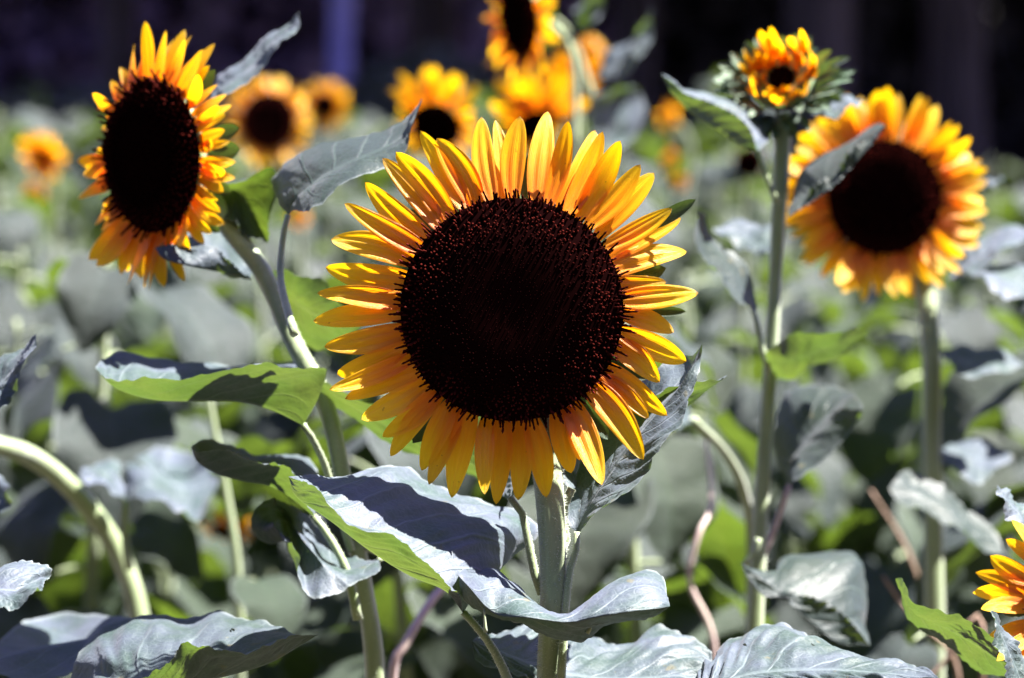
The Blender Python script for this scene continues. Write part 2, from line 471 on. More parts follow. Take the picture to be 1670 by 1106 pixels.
def link(name, me, parent, M, loc, scale):
    o = bpy.data.objects.new(name, me); C.objects.link(o); o.parent = parent
    place(o, M, loc); o.scale = (scale, scale, scale) if not hasattr(scale, '__len__') else scale
    return o
def head(plant, centre, R0, plen, normal, npet, seed, level=1, mat=None, roll=0, nbr=16, tilt=(-.25, .25), skip=(), lens=None, dome=1):
    """flower_head > disc, petals, bracts"""
    rn = random.Random(seed); mat = mat or M_PETAL
    v, f = back_mesh(R0, R0 * .55)
    h = mesh_obj('flower_head', v, f, M_BACK, plant); M = head_frame(normal, roll)
    place(h, M, centre - base_of(plant))
    link('disc', shared_disc(level), h, Matrix.Identity(3), Vector((0, 0, 0)), R0)
    for k in range(npet):
        phi = 6.2832 * (k + rn.uniform(-.35, .35)) / npet
        dg = math.degrees(phi) % 360
        if any(a <= dg <= b for a, b in skip): continue
        row = k % 2; L = plen * rn.uniform(.88, 1.08)
        if lens:
            L *= lens(dg)
        tl = rn.uniform(*tilt) + (.08 if row else -.05) - .25 * math.sin(phi)
        s = L * rn.uniform(.95, 1.2)
        link('petal', shared_petal(rn.randrange(7), mat), h, petal_matrix(phi, tl),
             Vector((math.cos(phi), math.sin(phi), 0)) * R0 * .95 + Vector((0, 0, -.03 * R0 * (row + 1))), (s, L, s))
    for k in range(nbr):
        phi = 6.2832 * (k + rn.uniform(-.3, .3)) / nbr
        L = plen * rn.uniform(.5, .8)
        link('bract', shared_bract(), h, petal_matrix(phi, rn.uniform(-.55, -.3) - .25 * max(0, math.sin(phi))),
             Vector((math.cos(phi) * .9, math.sin(phi) * .9, -.22)) * R0, (L * 1.1, L, L))
    return h

# ------------------------------------------------------------------ setting: ground
def grid_sheet(name, x0, x1, y0, y1, nx, ny, z, amp, mat, seed):
    vs = []; fs = []
    for j in range(ny + 1):
        for i in range(nx + 1):
            x = x0 + (x1 - x0) * i / nx; y = y0 + (y1 - y0) * j / ny
            vs.append(Vector((x, y, z + amp * noise.noise(Vector((x * .8, y * .8, seed))))))
    for j in range(ny):
        for i in range(nx):
            a = j * (nx + 1) + i; fs.append((a, a + 1, a + nx + 2, a + nx + 1))
    return tag(mesh_obj(name, vs, fs, mat), kind='structure')
grid_sheet('ground', -150, 150, -20, 300, 150, 160, -.03, .02, M_LITTER, 2)
grid_sheet('field_soil', -12, 12, -1, 17, 96, 72, .0, .03, M_SOIL, 5)

# ------------------------------------------------------------------ the central sunflower
F0 = 1.87; K = 1 / (FP / F0)                      # metres per photo pixel at the focal distance
base = P(893, 1106, 1.885); base.z = 0
main = thing('sunflower_plant', base, 'large sharp sunflower in the middle, dark round disc and full ring of golden petals', 'sunflower')
Rm = .0745
hc = P(835, 505, 1.87)
tocam = (CAMLOC - hc).normalized()
v, f = back_mesh(Rm * 1.0, .035)
mh = mesh_obj('flower_head', v, f, M_BACK, main); HM = head_frame((tocam + Vector((0.0, 0, .02))).normalized())
place(mh, HM, hc - base)
rn = random.Random(3)
v, f, a = disc_mesh(Rm * .985, 2600, rn, 1.25)
d_ = mesh_obj('disc', v, f, M_DISC, mh, attr=a)
ZP = .606 * K
PET = [(470,45,500,275,60),(507,50,530,275,48),(575,45,555,270,66),(650,25,622,275,66),(705,60,652,280,52),(780,78,690,290,66),(799,86,712,300,58),
(845,115,735,315,66),(900,178,765,335,58),(938,198,795,365,62),(985,297,810,395,52),(1012,320,825,425,64),(1028,410,828,460,64),(970,495,835,490,52),
(1055,525,850,545,64),(990,630,850,575,54),(1022,710,850,625,66),(950,765,845,665,66),(970,855,800,725,62),(920,862,785,745,48),(905,972,765,775,76),
(793,1038,715,825,70),(712,1010,680,850,62),(735,975,700,840,46),(645,1075,605,870,64),(570,1085,568,870,58),(510,1095,525,870,58),(480,1065,480,870,50),
(390,1078,435,845,66),(330,1040,410,840,52),(310,1003,385,830,62),(225,965,355,800,54),(205,912,345,795,58),(150,865,320,770,62),(105,810,295,740,56),
(65,785,275,700,50),(80,745,265,665,62),(48,670,260,625,66),(15,600,248,580,60),(28,525,250,550,58),(48,455,268,490,74),(65,380,280,435,70),
(103,285,300,400,58),(155,225,320,375,66),(200,155,355,340,60),(240,145,385,315,62),(305,85,430,290,60),(350,105,460,285,76)]
for i, (tx, ty, bx, by, wd) in enumerate(PET):
    b2 = Vector((bx - 553, 570 - by, 0)) * ZP; t2 = Vector((tx - 553, 570 - ty, 0)) * ZP
    b2 = b2 * .93
    dv = t2 - b2; L = dv.length; phi = math.atan2(dv.y, dv.x)
    row = i % 2
    up = math.sin(phi)
    tl = rn.uniform(-.10, .16) + (.10 if row else -.02) - (.32 * up if up > 0 else .12 * up)
    arc = rn.uniform(-.55, .35) - tl * .9
    Ls = L / max(.8, math.cos(tl + arc * .5)) * (1 + arc * arc * .04)
    v, f, u = petal_geo(Ls, wd * ZP * 1.06, arc, rn.uniform(-.3, .3), rn, 26, 7, fold=rn.uniform(.05, .30))
    o = mesh_obj('petal', v, f, M_PETAL, mh, uvs=u)
    place(o, petal_matrix(phi, tl), b2 + Vector((0, 0, -.0035 - .0028 * row)))
for k in range(26):
    phi = 6.2832 * (k + rn.uniform(-.3, .3)) / 26; L = rn.uniform(.025, .04)
    link('bract', shared_bract(), mh, petal_matrix(phi, rn.uniform(-.35, -.15) - .3 * max(0, math.sin(phi))), Vector((math.cos(phi) * Rm * .95, math.sin(phi) * Rm * .95, -.016)), (L * .9, L, L))
for (tx, ty, L) in ((1140, 322, .042), (1123, 508, .03)):
    t2 = Vector((tx - 835, 505 - ty, 0)) * K; ph = math.atan2(t2.y, t2.x) - .12
    e = Vector((math.cos(ph), math.sin(ph), 0)); bb = t2 - Vector((math.cos(ph + .1), math.sin(ph + .1), 0)) * L
    link('bract', shared_bract(), mh, petal_matrix(ph + .1, .02), bb + Vector((0, 0, -.012)), (L * .55, L, L * .5))

top = P(893, 620, 1.915)
stem(main, [base, P(895, 1106, 1.89), P(903, 950, 1.885), P(899, 830, 1.885), P(890, 740, 1.895), P(868, 620, 1.905), P(842, 520, 1.90)], [.0105, .0086, .0080, .0078, .0076, .010, .014], hairs=9000, hl=.0030, n=18, seed=1)

def Z5(l, d): return [(400 + q[0] * .479, 600 + q[1] * .479, q[2] if len(q) > 2 else d) for q in l]
# big trough shaped leaf on the left
lf = leaf3(main,
    Z5([(148,368),(200,395,1.815),(275,440,1.795),(350,515,1.785),(430,560,1.785),(520,600,1.790),(590,652,1.795),(670,705,1.805),(715,760,1.825),(742,835,1.790)], 1.905),
    Z5([(148,370,1.85),(175,440,1.845),(290,522,1.835),(430,628,1.830),(560,708,1.830),(680,760,1.835),(742,835,1.870)], 1.91),
    Z5([(148,368,1.850),(230,370,1.890),(330,360,1.920),(470,330,1.950),(560,352,1.970),(640,412,1.980),(740,440,1.985),(850,458,1.990),(940,480,1.990),(1000,525,1.980),(985,590,1.970),(900,650,1.950),(800,740,1.910),(742,835,1.880)], 1.9),
    bulge=.06, bulge2=.10, seed=1, n=200, m=26, holes=((.55, .72, .0016), (.78, .55, .0012)), teeth=40, tooth=.002, puck=.0016)
petiole(lf, Z5([(742,832),(790,885),(840,950),(885,1040),(910,1110),(960,1300)], 1.87), .0022, .0042, 5000, seed=2)
# leaf crossing in front of the stem
lf = leaf3(main,
    Z5([(722,705),(745,780),(830,835,1.865),(900,872,1.86),(980,893,1.86),(1080,915,1.86),(1165,920,1.86),(1230,885,1.86),(1340,862,1.86),(1445,815,1.83)], 1.85),
    Z5([(722,703),(760,745),(850,838,1.84),(960,850,1.825),(1100,866,1.825),(1190,850,1.82),(1310,830,1.82),(1400,820,1.83),(1446,812)], 1.83),
    Z5([(722,700,1.85),(765,672,1.875),(850,682,1.88),(930,750,1.88),(1010,832,1.87),(1110,860,1.865),(1180,800,1.88),(1260,740,1.89),(1350,705,1.89),(1420,715,1.88),(1446,812,1.83)], 1.85),
    bulge=.05, bulge2=.12, seed=3, n=120, m=12, teeth=30, tooth=.0014)
# long leaf rising on the right behind the petals
lf = leaf3(main,
    Z5([(1130,560),(1102,530,1.90),(1098,440,1.92),(1130,350,1.93),(1220,200,1.94),(1330,80,1.95),(1420,0,1.95),(1500,-30,1.95),(1555,-83,1.94)], 1.88),
    Z5([(1130,560),(1165,480),(1220,390),(1330,235),(1410,140),(1480,60),(1520,-10),(1555,-83)], 1.90),
    Z5([(1130,560),(1180,512,1.87),(1280,430,1.86),(1400,300,1.87),(1480,200,1.88),(1500,110,1.89),(1535,40,1.90),(1545,-30,1.91),(1555,-83,1.94)], 1.88),
    bulge=.12, bulge2=.10, seed=4, n=120, m=12, teeth=22, tooth=.0012)
petiole(lf, Z5([(1130,558),(1128,610),(1105,690),(1092,800),(1085,900),(1075,1060)], 1.88), .002, .003, 4500, seed=4)
# green leaf behind the lower left petals
lf = leaf3(main,
    Z5([(212,26),(260,110,2.10),(370,180,2.10),(470,240,2.10),(600,290,2.10),(720,345,2.10),(820,400,2.10),(905,450,1.93)], 2.10),
    Z5([(212,26),(330,110),(470,190),(620,260),(760,320),(860,380),(905,450,1.93)], 2.08),
    Z5([(212,26),(300,70,2.06),(420,115,2.06),(560,120,2.06),(700,140,2.06),(850,200,2.06),(935,300,2.06),(905,450,1.93)], 2.06),
    bulge=.08, seed=5, n=120, m=10, teeth=34, tooth=.002)
petiole(lf, Z5([(900,440),(940,490),(965,600),(985,700),(1010,770)], 1.905), .0022, .0032, 4500, seed=5)
# green leaf behind the lower right petals
lf = leaf3(main,
    Z5([(1112,415,1.91),(1180,360),(1260,290),(1340,215),(1420,155),(1500,120),(1580,75),(1640,25)], 1.97),
    Z5([(1112,415,1.91),(1150,300),(1240,200),(1330,140),(1420,105),(1500,85),(1580,58),(1640,25)], 1.95),
    Z5([(1112,415,1.91),(1020,320),(1020,220),(1110,130),(1250,90),(1400,85),(1500,62),(1580,45),(1640,25)], 1.915),
    bulge=.08, seed=6, n=100, m=10, teeth=26, tooth=.0016)
petiole(lf, Z5([(1112,410),(1090,440),(1080,530),(1090,600),(1060,650),(1050,760)], 1.895), .003, .0042, 4500, seed=6)
# broad silvery leaf low behind the stem
lf = leaf3(main,
    Z5([(772,932),(790,985,1.93),(860,1035,1.92),(960,1080,1.90),(1080,1140,1.88),(1250,1190,1.87),(1420,1170,1.87),(1600,1080)], 1.92),
    Z5([(772,930),(850,960),(950,1000),(1080,1040),(1220,1060),(1350,1060),(1480,1050),(1600,1080)], 1.94),
    Z5([(772,930,1.95),(850,895,1.98),(930,875,2.0),(1080,900,2.04),(1220,905,2.05),(1320,930,2.03),(1375,900,2.03),(1430,905,2.02),(1520,930,2.0),(1585,960,1.98),(1600,1080,1.92)], 1.98),
    bulge=.08, seed=7, n=180, m=26, holes=((.5, .6, .002), (.62, .72, .0013)), teeth=30, tooth=.002, puck=.003, wave=.006)
petiole(lf, Z5([(1598,1078),(1500,1130),(1300,1240),(1060,1330)], 1.90), .002, .003, 0, seed=7)
# two little side shoots
for a, b in (((812, 820), (818, 900)), ((1196, 835), (1165, 905))):
    stem(main, [P(400 + b[0] * .479, 600 + b[1] * .479, 1.84), P(400 + a[0] * .479, 600 + a[1] * .479, 1.84)], [.0014, .0005], 'shoot', n=6)

# ------------------------------------------------------------------ the left sunflower
D2 = 2.12
base = P(612, 1106, 2.08); base.z = 0
left = thing('sunflower_plant', base, 'sunflower at upper left turned to the side, oval dark disc and bright ragged petals', 'sunflower')
hc = P(247, 255, D2)
nl = Matrix.Rotation(R(-52), 3, 'Z') @ (CAMLOC - hc).normalized()
nl = (nl + Vector((0, 0, -.02))).normalized()
Rl = 124 * D2 / FP
def lens_left(dg):
    if 55 < dg < 125: return 1.02
    if 235 < dg < 290: return 1.05
    return .72
head(left, hc, Rl, .043, nl, 70, 21, 1, roll=0, nbr=15, tilt=(-.35, .15), lens=lens_left, skip=((166, 178), (205, 212)))
hb = hc - nl * .03
stem(left, [base, P(612, 1106, 2.08), P(592, 950, 2.08), P(560, 780, 2.08), P(528, 650, 2.09), P(480, 560, 2.10), P(432, 450, 2.12), P(385, 385, 2.14), P(340, 320, 2.15), hb - Vector((0,0,.0)), ], [.011, .0095, .009, .0085, .0078, .0068, .0062, .0066, .007, .010], hairs=2600, n=14, seed=2)
def Z1(l, d): return [(q[0] * .5063, q[1] * .5063, q[2] if len(q) > 2 else d) for q in l]
def Z3(l, d): return [(1040 + q[0] * .5064, q[1] * .5064, q[2] if len(q) > 2 else d) for q in l]
def Z4(l, d): return [(q[0] * .512, 540 + q[1] * .512, q[2] if len(q) > 2 else d) for q in l]
def Z6(l, d): return [(1040 + q[0] * .512, 540 + q[1] * .512, q[2] if len(q) > 2 else d) for q in l]
# blade above the head
leaf3(left, Z1([(670,330),(720,320,2.2),(790,262,2.2),(860,205,2.2),(920,135,2.2),(955,85,2.21),(964,40,2.22)], 2.24),
    Z1([(670,330),(730,280),(800,225),(870,165),(925,110),(950,75),(964,40)], 2.24),
    Z1([(670,330),(690,285,2.28),(735,235,2.29),(800,178,2.29),(870,122,2.28),(935,70,2.26),(964,40,2.22)], 2.28), seed=11, n=60, m=7, teeth=14, bulge=.12)
# grey folded leaf right of the head
leaf3(left, Z1([(640,660),(660,610,2.13),(730,600,2.12),(800,572,2.12),(870,538,2.13),(885,590,2.12),(875,690,2.12),(862,782)], 2.15),
    Z1([(640,660),(700,620,2.16),(760,615),(800,670),(835,730),(862,782)], 2.15),
    Z1([(640,660),(650,700,2.15),(700,705,2.14),(745,715,2.13),(780,740,2.13),(820,765,2.13),(862,782)], 2.15), mat=M_LEAF2, seed=12, n=60, m=8, teeth=18, bulge=.05)
# green and grey leaf below the head
leaf3(left, Z1([(810,900),(720,880,2.10),(620,860,2.08),(530,835,2.08),(500,800,2.09)], 2.13),
    Z1([(810,900),(740,850),(680,800),(600,790),(500,800)], 2.13),
    Z1([(810,900),(800,850,2.2),(740,760,2.2),(640,740,2.18),(560,770,2.14),(500,800,2.09)], 2.16), seed=13, swap=.035, n=60, m=8, teeth=18, bulge=.08)
# long arching leaf reaching behind the central flower
lf = leaf3(left, [(470,350,2.04),(500,338,1.98),(560,306,1.98),(620,276,1.99),(660,242,2.00),(688,160,2.04)],
    [(470,350,2.04),(500,310,2.03),(560,272,2.02),(620,245,2.02),(665,215,2.03),(688,160,2.04)],
    [(470,350,2.04),(452,325,2.08),(446,292,2.12),(500,258,2.12),(560,236,2.12),(620,226,2.10),(662,204,2.08),(688,160,2.04)], mat=M_LEAF2, seed=14, n=80, m=9, teeth=22, bulge=.12)
petiole(lf, [(470,350,2.04),(462,385,2.04),(457,440,2.03),(462,480,2.01),(480,545,1.98)], .002, .0032, 1500, seed=14)
# bright green leaf
lf = leaf3(left, [(432,470,2.12),(450,500,2.190),(480,545,2.200),(520,570,2.200),(560,560,2.190),(600,520,2.120)],
    [(432,470,2.12),(470,485,2.150),(510,510,2.140),(550,520,2.130),(600,520,2.120)],
    [(432,470,2.12),(440,448,2.140),(480,445,2.120),(520,458,2.120),(550,490,2.120),(600,520,2.120)], seed=15, n=70, m=8, teeth=18)
# the shaded arching leaf at mid left
lf = leaf3(left, Z4([(318,135),(400,165,1.98),(460,155,1.97),(560,153,1.96),(650,128,1.96),(800,118,1.96),(930,122,1.97),(1010,108,1.98),(1040,128,1.99),(1010,220,2.0),(965,300,2.02)], 2.02),
    Z4([(318,135),(370,183,2.03),(480,218,2.02),(600,224,2.02),(720,224,2.02),(800,234,2.02),(880,258,2.02),(965,300,2.02)], 2.02),
    Z4([(318,135),(308,110,2.06),(340,78,2.1),(400,74,2.12),(480,98,2.14),(560,100,2.15),(700,98,2.16),(800,100,2.16),(930,100,2.15),(1020,150,2.10),(965,300,2.02)], 2.1),
    seed=16, n=130, m=12, teeth=30, bulge=.05, tooth=.0015)
petiole(lf, Z4([(965,298,2.02),(1000,350,2.03),(1040,440,2.05),(1075,560,2.06),(1120,700,2.07)], 2.05), .0022, .003, 2500, seed=16)
lf = leaf3(left, Z4([(608,370),(660,386,2.0),(730,392,1.99),(800,400,1.98),(870,425,1.98),(925,455,1.99),(960,510,2.0),(1000,590)], 2.03),
    Z4([(608,372),(630,418),(690,455),(770,478),(850,492),(910,520),(960,558),(1000,592)], 2.03),
    Z4([(608,370),(640,350,2.08),(720,370,2.1),(820,385,2.12),(880,380,2.13),(960,400,2.13),(1010,470,2.1),(1000,590)], 2.03),
    seed=17, n=110, m=10, teeth=26, bulge=.06, tooth=.0015)
petiole(lf, Z4([(998,588),(1045,650),(1080,710),(1110,780),(1140,920)], 2.04), .0025, .0038, 2500, seed=17)
# pale hanging leaf
lf = leaf3(left, Z5([(458,652),(448,690,2.000),(360,742,1.990),(255,782,1.980),(195,770,1.985),(170,650,1.995),(150,600,2.000),(140,590,2.040)], 2.03),
    Z5([(458,652),(350,690,2.020),(270,690,2.020),(220,640,2.020),(185,570,2.015),(140,520,2.070),(95,530,2.020),(140,590,2.040)], 2.03),
    Z5([(458,652),(360,648,2.070),(310,600,2.080),(250,532,2.080),(175,478,2.070),(110,444,2.060),(45,470,2.040),(20,532,2.040),(60,585,2.050),(140,590,2.040)], 2.05),
    seed=18, n=110, m=12, teeth=24, bulge=.05, tooth=.0012)
petiole(lf, Z5([(455,655,2.03),(470,640,2.05),(440,620,2.07),(400,610,2.08)], 2.05), .002, .003, 0, seed=18)

# ------------------------------------------------------------------ foreground leaves of plants standing just below the frame
def low_plant(bpx, bd, toppy, label, bpy_=None):
    b = P(bpx, 1106, bd); b.z = 0
    t = thing('sunflower_plant', b, label, 'sunflower')
    stem(t, [b, P(bpx, 1500, bd), P(bpx + 8, toppy, bd)], [.012, .010, .008], seed=int(bpx) % 17)
    return t
t = low_plant(150, 1.95, 1190, 'flowerless young sunflower at bottom left, one big crinkled leaf pointing right', 0)
lf = leaf3(t, Z4([(300,1180),(400,1130,1.84),(480,1085,1.84),(540,1050,1.83),(580,1005,1.83),(640,1016,1.83),(700,1026,1.83),(800,1010,1.83),(900,985,1.84),(1012,968)], 1.86),
    Z4([(300,1180),(420,1150),(560,1130),(700,1105),(850,1062),(940,1012),(1012,968)], 1.87),
    Z4([(300,1180),(230,1120,1.95),(245,1030,1.96),(300,970,1.98),(400,925,1.99),(500,910,2.0),(580,915,2.0),(680,880,2.0),(760,900,1.99),(850,935,1.97),(925,965,1.94),(1012,968)], 1.86),
    seed=21, n=200, m=26, holes=((.62, .55, .0022), (.40, .3, .0016), (.72, -.8, .002)), teeth=40, bulge=.07, tooth=.0026, puck=.0018)
lf = leaf3(t, [(330,1250,1.95),(180,1100,1.98),(80,1110,2.0),(-60,1090,2.0)], [(330,1250,1.95),(200,1060,2.05),(90,1050,2.08),(-60,1090,2.0)], [(330,1250,1.95),(260,1050,2.15),(190,1000,2.2),(60,1010,2.25),(-60,1090,2.0)], seed=22, n=80, m=10, bulge=.1)
t = low_plant(-90, 1.85, 700, 'sunflower at left edge showing only leaf ends, one pale serrated tip below a dark one')
lf = leaf3(t, Z4([(-160,860),(-60,880),(0,880),(50,872),(112,836),(135,818)], 1.77),
    Z4([(-160,850),(-60,838),(0,826),(60,830),(110,830),(135,818)], 1.79),
    Z4([(-160,850),(-100,780),(0,765),(80,742),(140,738),(162,748),(155,785),(135,818)], 1.82), seed=23, n=90, m=10, teeth=26, tooth=.003)
lf = leaf3(t, Z4([(-140,300),(-60,310),(0,250),(60,152),(98,75),(116,10)], 1.98),
    Z4([(-140,300),(-60,200),(0,170),(55,110),(90,60),(116,10)], 2.0),
    Z4([(-140,300),(-80,150),(0,100),(60,70),(90,40),(116,10)], 2.03), seed=24, n=70, m=8, teeth=18)
leaf3(t, [(-60,870,2.2),(-20,860,2.2),(10,830,2.2),(14,795,2.2)], [(-60,840,2.2),(-20,820,2.22),(0,810,2.22),(14,795,2.2)], [(-60,800,2.2),(-20,770,2.25),(5,780,2.25),(14,795,2.2)], seed=25, n=40, m=6)
t = low_plant(1330, 1.88, 1200, 'young sunflower without a flower at bottom right, puckered silvery leaf rising into frame')
lf = leaf3(t, Z6([(150,1180),(350,1190,1.83),(600,1180,1.8),(800,1150,1.79),(960,1110,1.8)], 1.83),
    Z6([(150,1180),(330,1100,1.85),(560,1080,1.84),(780,1090,1.82),(960,1110,1.8)], 1.83),
    Z6([(150,1180),(200,1090,1.9),(240,1035,1.93),(280,980,1.95),(345,944,1.96),(450,940,1.96),(520,970,1.95),(600,1018,1.93),(700,1045,1.91),(800,1050,1.89),(900,1078,1.85),(960,1110,1.8)], 1.9),
    seed=26, n=200, m=26, holes=((.55, .5, .0018), (.36, .6, .0025)), teeth=36, bulge=.08, tooth=.0028, puck=.0036)

# right bottom flower
b = P(1760, 1106, 1.98); b.z = 0
t = thing('sunflower_plant', b, 'sunflower cut by the right edge low down, only its left petals in view', 'sunflower')
hc = P(1762, 988, 1.93)
nr = Matrix.Rotation(R(12), 3, 'Z') @ (CAMLOC - hc).normalized()
head(t, hc, .035, .039, nr, 30, 33, 1, nbr=14, tilt=(-.1, .25), roll=.1)
stem(t, [b, P(1760, 1500, 1.99), P(1772, 1106, 1.99), hc - nr * .02], [.011, .009, .008, .01], seed=5, hairs=1000)
leaf3(t, Z6([(822,788),(850,872,2.0),(905,945,2.0),(965,995,2.0),(1050,1052,2.0),(1140,1095,2.0),(1220,1120)], 1.95),
    Z6([(822,788),(860,850),(920,915),(1000,955),(1080,1000),(1150,1050),(1220,1120)], 1.96),
    Z6([(822,788),(860,800,1.92),(880,860,1.92),(960,905,1.92),(1050,918,1.92),(1110,945,1.92),(1180,1010,1.92),(1220,1120)], 1.96), seed=27, n=90, m=9, teeth=24, tooth=.002)
leaf3(t, Z6([(1125,888),(1138,960),(1160,1040),(1190,1120),(1240,1180)], 1.84), Z6([(1125,888),(1155,960),(1185,1030),(1210,1090),(1240,1180)], 1.85), Z6([(1125,888),(1165,935),(1200,1000),(1250,1060),(1240,1180)], 1.86), seed=28, n=60, m=7, teeth=16)
leaf3(t, Z6([(1145,490),(1160,550),(1200,610),(1260,660)], 1.97), Z6([(1145,490),(1175,540),(1215,585),(1260,660)], 1.98), Z6([(1145,490),(1185,520),(1240,570),(1260,660)], 2.0), seed=29, n=50, m=6, teeth=12)

# ------------------------------------------------------------------ the half-open bud
D3 = 2.36
base = P(1228, 1106, D3); base.z = 0
budp = thing('sunflower_plant', base, 'half-open sunflower bud on tall straight stem at upper right, green pointed bracts', 'sunflower bud')
stem(budp, [base, P(1228, 1106, D3), P(1240, 850, D3), P(1256, 600, D3), P(1270, 350, D3), P(1279, 185, D3)], [.010, .0075, .0068, .0060, .0056, .0075], hairs=1500, n=14, seed=3)
hc = P(1275, 128, D3); nb = ((CAMLOC - hc).normalized() + Vector((-.10, 0, .5))).normalized()
rb = random.Random(8)
v, f = back_mesh(.033, .034); bh = mesh_obj('flower_head', v, f, M_BACK, budp); place(bh, head_frame(nb), hc - base); bh.scale = (.84, .84, .84)
v, f, a = disc_mesh(.013, 160, rb); mesh_obj('disc', v, f, M_DISC, bh, attr=a)
for k in range(66):
    phi = k * 2.39996; ring = k % 3; L = (.033, .027, .019)[ring] * rb.uniform(.85, 1.15) * (1.2 if math.sin(phi) > .2 else .9)
    v, f, u = petal_geo(L, .0085, rb.uniform(.3, 1.0), rb.uniform(-.4, .4), rb, 12, 4, fold=.3)
    o = mesh_obj('petal', v, f, M_PETAL, bh, uvs=u)
    rr = (.028, .022, .015)[ring]
    place(o, petal_matrix(phi, rb.uniform(.85, 1.2)), Vector((math.cos(phi) * rr, math.sin(phi) * rr, -.002)))
for k in range(84):
    phi = k * 2.39996; lay = k / 84; L = rb.uniform(.032, .046) * (.55 if math.sin(phi) > .35 else 1)
    v, f, u = petal_geo(L, .0105, rb.uniform(-.8, .3), rb.uniform(-.4, .4), rb, 12, 4, fold=.35)
    o = mesh_obj('bract', v, f, M_BUD, bh, uvs=u)
    place(o, petal_matrix(phi, rb.uniform(.9, 1.35) * (1 - lay * .35)), Vector((math.cos(phi) * .033, math.sin(phi) * .033, -.004 - .022 * lay)))
lf = leaf3(budp, Z3([(75,238),(110,300),(180,370),(260,420),(330,470),(385,485)], 2.28), Z3([(75,238),(150,297),(235,335),(310,368),(360,420),(385,485)], 2.31),
    Z3([(75,238),(150,288),(240,320),(330,340),(400,380),(432,440),(385,485,2.31)], 2.38), seed=31, swap=.035, n=80, m=8, teeth=22, bulge=.1)
petiole(lf, Z3([(385,482),(405,540),(425,600),(452,660)], 2.34), .0022, .003, 1200, seed=31)
lf = leaf3(budp, Z3([(485,700),(570,645),(640,592),(720,505),(790,420),(802,404)], 2.27), Z3([(485,700),(560,620),(630,555),(700,485),(770,425),(802,404)], 2.31),
    Z3([(485,700),(500,620),(530,565),(600,510),(700,450),(770,410),(802,404)], 2.36), mat=M_LEAF2, seed=32, swap=.035, n=80, m=8, teeth=20, bulge=.12)
lf = leaf3(budp, Z3([(372,1010),(330,965),(270,905),(212,835),(188,730),(190,680)], 2.25), Z3([(372,1010),(340,920),(290,850),(230,780),(200,720),(190,680)], 2.29),
    Z3([(372,1010),(388,960),(360,890),(300,810),(250,760),(215,700),(190,680)], 2.33), mat=M_LEAF2, seed=33, n=80, m=8, teeth=20)
petiole(lf, Z3([(372,1005),(390,1060),(400,1120),(425,1200)], 2.31), .0022, .003, 1200, seed=33)
leaf3(budp, Z3([(560,365),(610,375),(680,350),(725,325)], 2.33), Z3([(560,365),(620,355),(680,335),(725,325)], 2.36), Z3([(560,365),(600,330),(680,315),(725,325)], 2.39), seed=34, n=40, m=6, teeth=12)
lf = leaf3(budp, Z6([(410,100),(440,140),(485,160),(545,112),(640,62),(742,2)], 2.38), Z6([(410,100),(460,100),(540,75),(640,40),(742,2)], 2.31),
    Z6([(410,100),(410,55),(470,28),(560,8),(650,-5),(742,2)], 2.27), seed=35, n=80, m=8, teeth=20)
lf = leaf3(budp, Z6([(482,490),(500,478),(560,425),(640,372),(705,300),(712,240),(690,200)], 2.30), Z6([(482,490),(500,400),(560,320),(620,260),(690,200)], 2.36),
    Z6([(482,490),(445,420),(440,300),(470,190),(560,175),(640,185),(690,200)], 2.42), mat=M_LEAF2, seed=36, n=80, m=9, teeth=20)
petiole(lf, Z6([(482,488),(460,560),(430,640),(395,720)], 2.37), .0022, .003, 800, M_STEMP, seed=36)
lf = leaf3(budp, Z6([(330,740),(352,790),(410,850),(480,865),(560,940),(640,1000),(740,1002)], 2.2), Z6([(330,740),(400,800,2.24),(480,838,2.24),(580,860,2.24),(650,900,2.24),(740,1002,2.22)], 2.22),
    Z6([(330,740),(430,800,2.3),(500,748,2.34),(580,716,2.36),(650,735,2.36),(690,800,2.34),(722,920,2.3),(740,1002,2.22)], 2.3), mat=M_LEAF2, seed=37, swap=.035, n=90, m=10, teeth=24, bulge=.1, bulge2=.25)
petiole(lf, Z6([(335,745),(375,700),(385,660)], 2.3), .002, .003)
lf = leaf3(budp, [(1180,390,2.5),(1220,410,2.46),(1255,412,2.44)], [(1160,372,2.5),(1210,385,2.5),(1255,412,2.44)], [(1150,350,2.5),(1220,360,2.55),(1262,380,2.5),(1255,412,2.44)], seed=38, n=50, m=6)

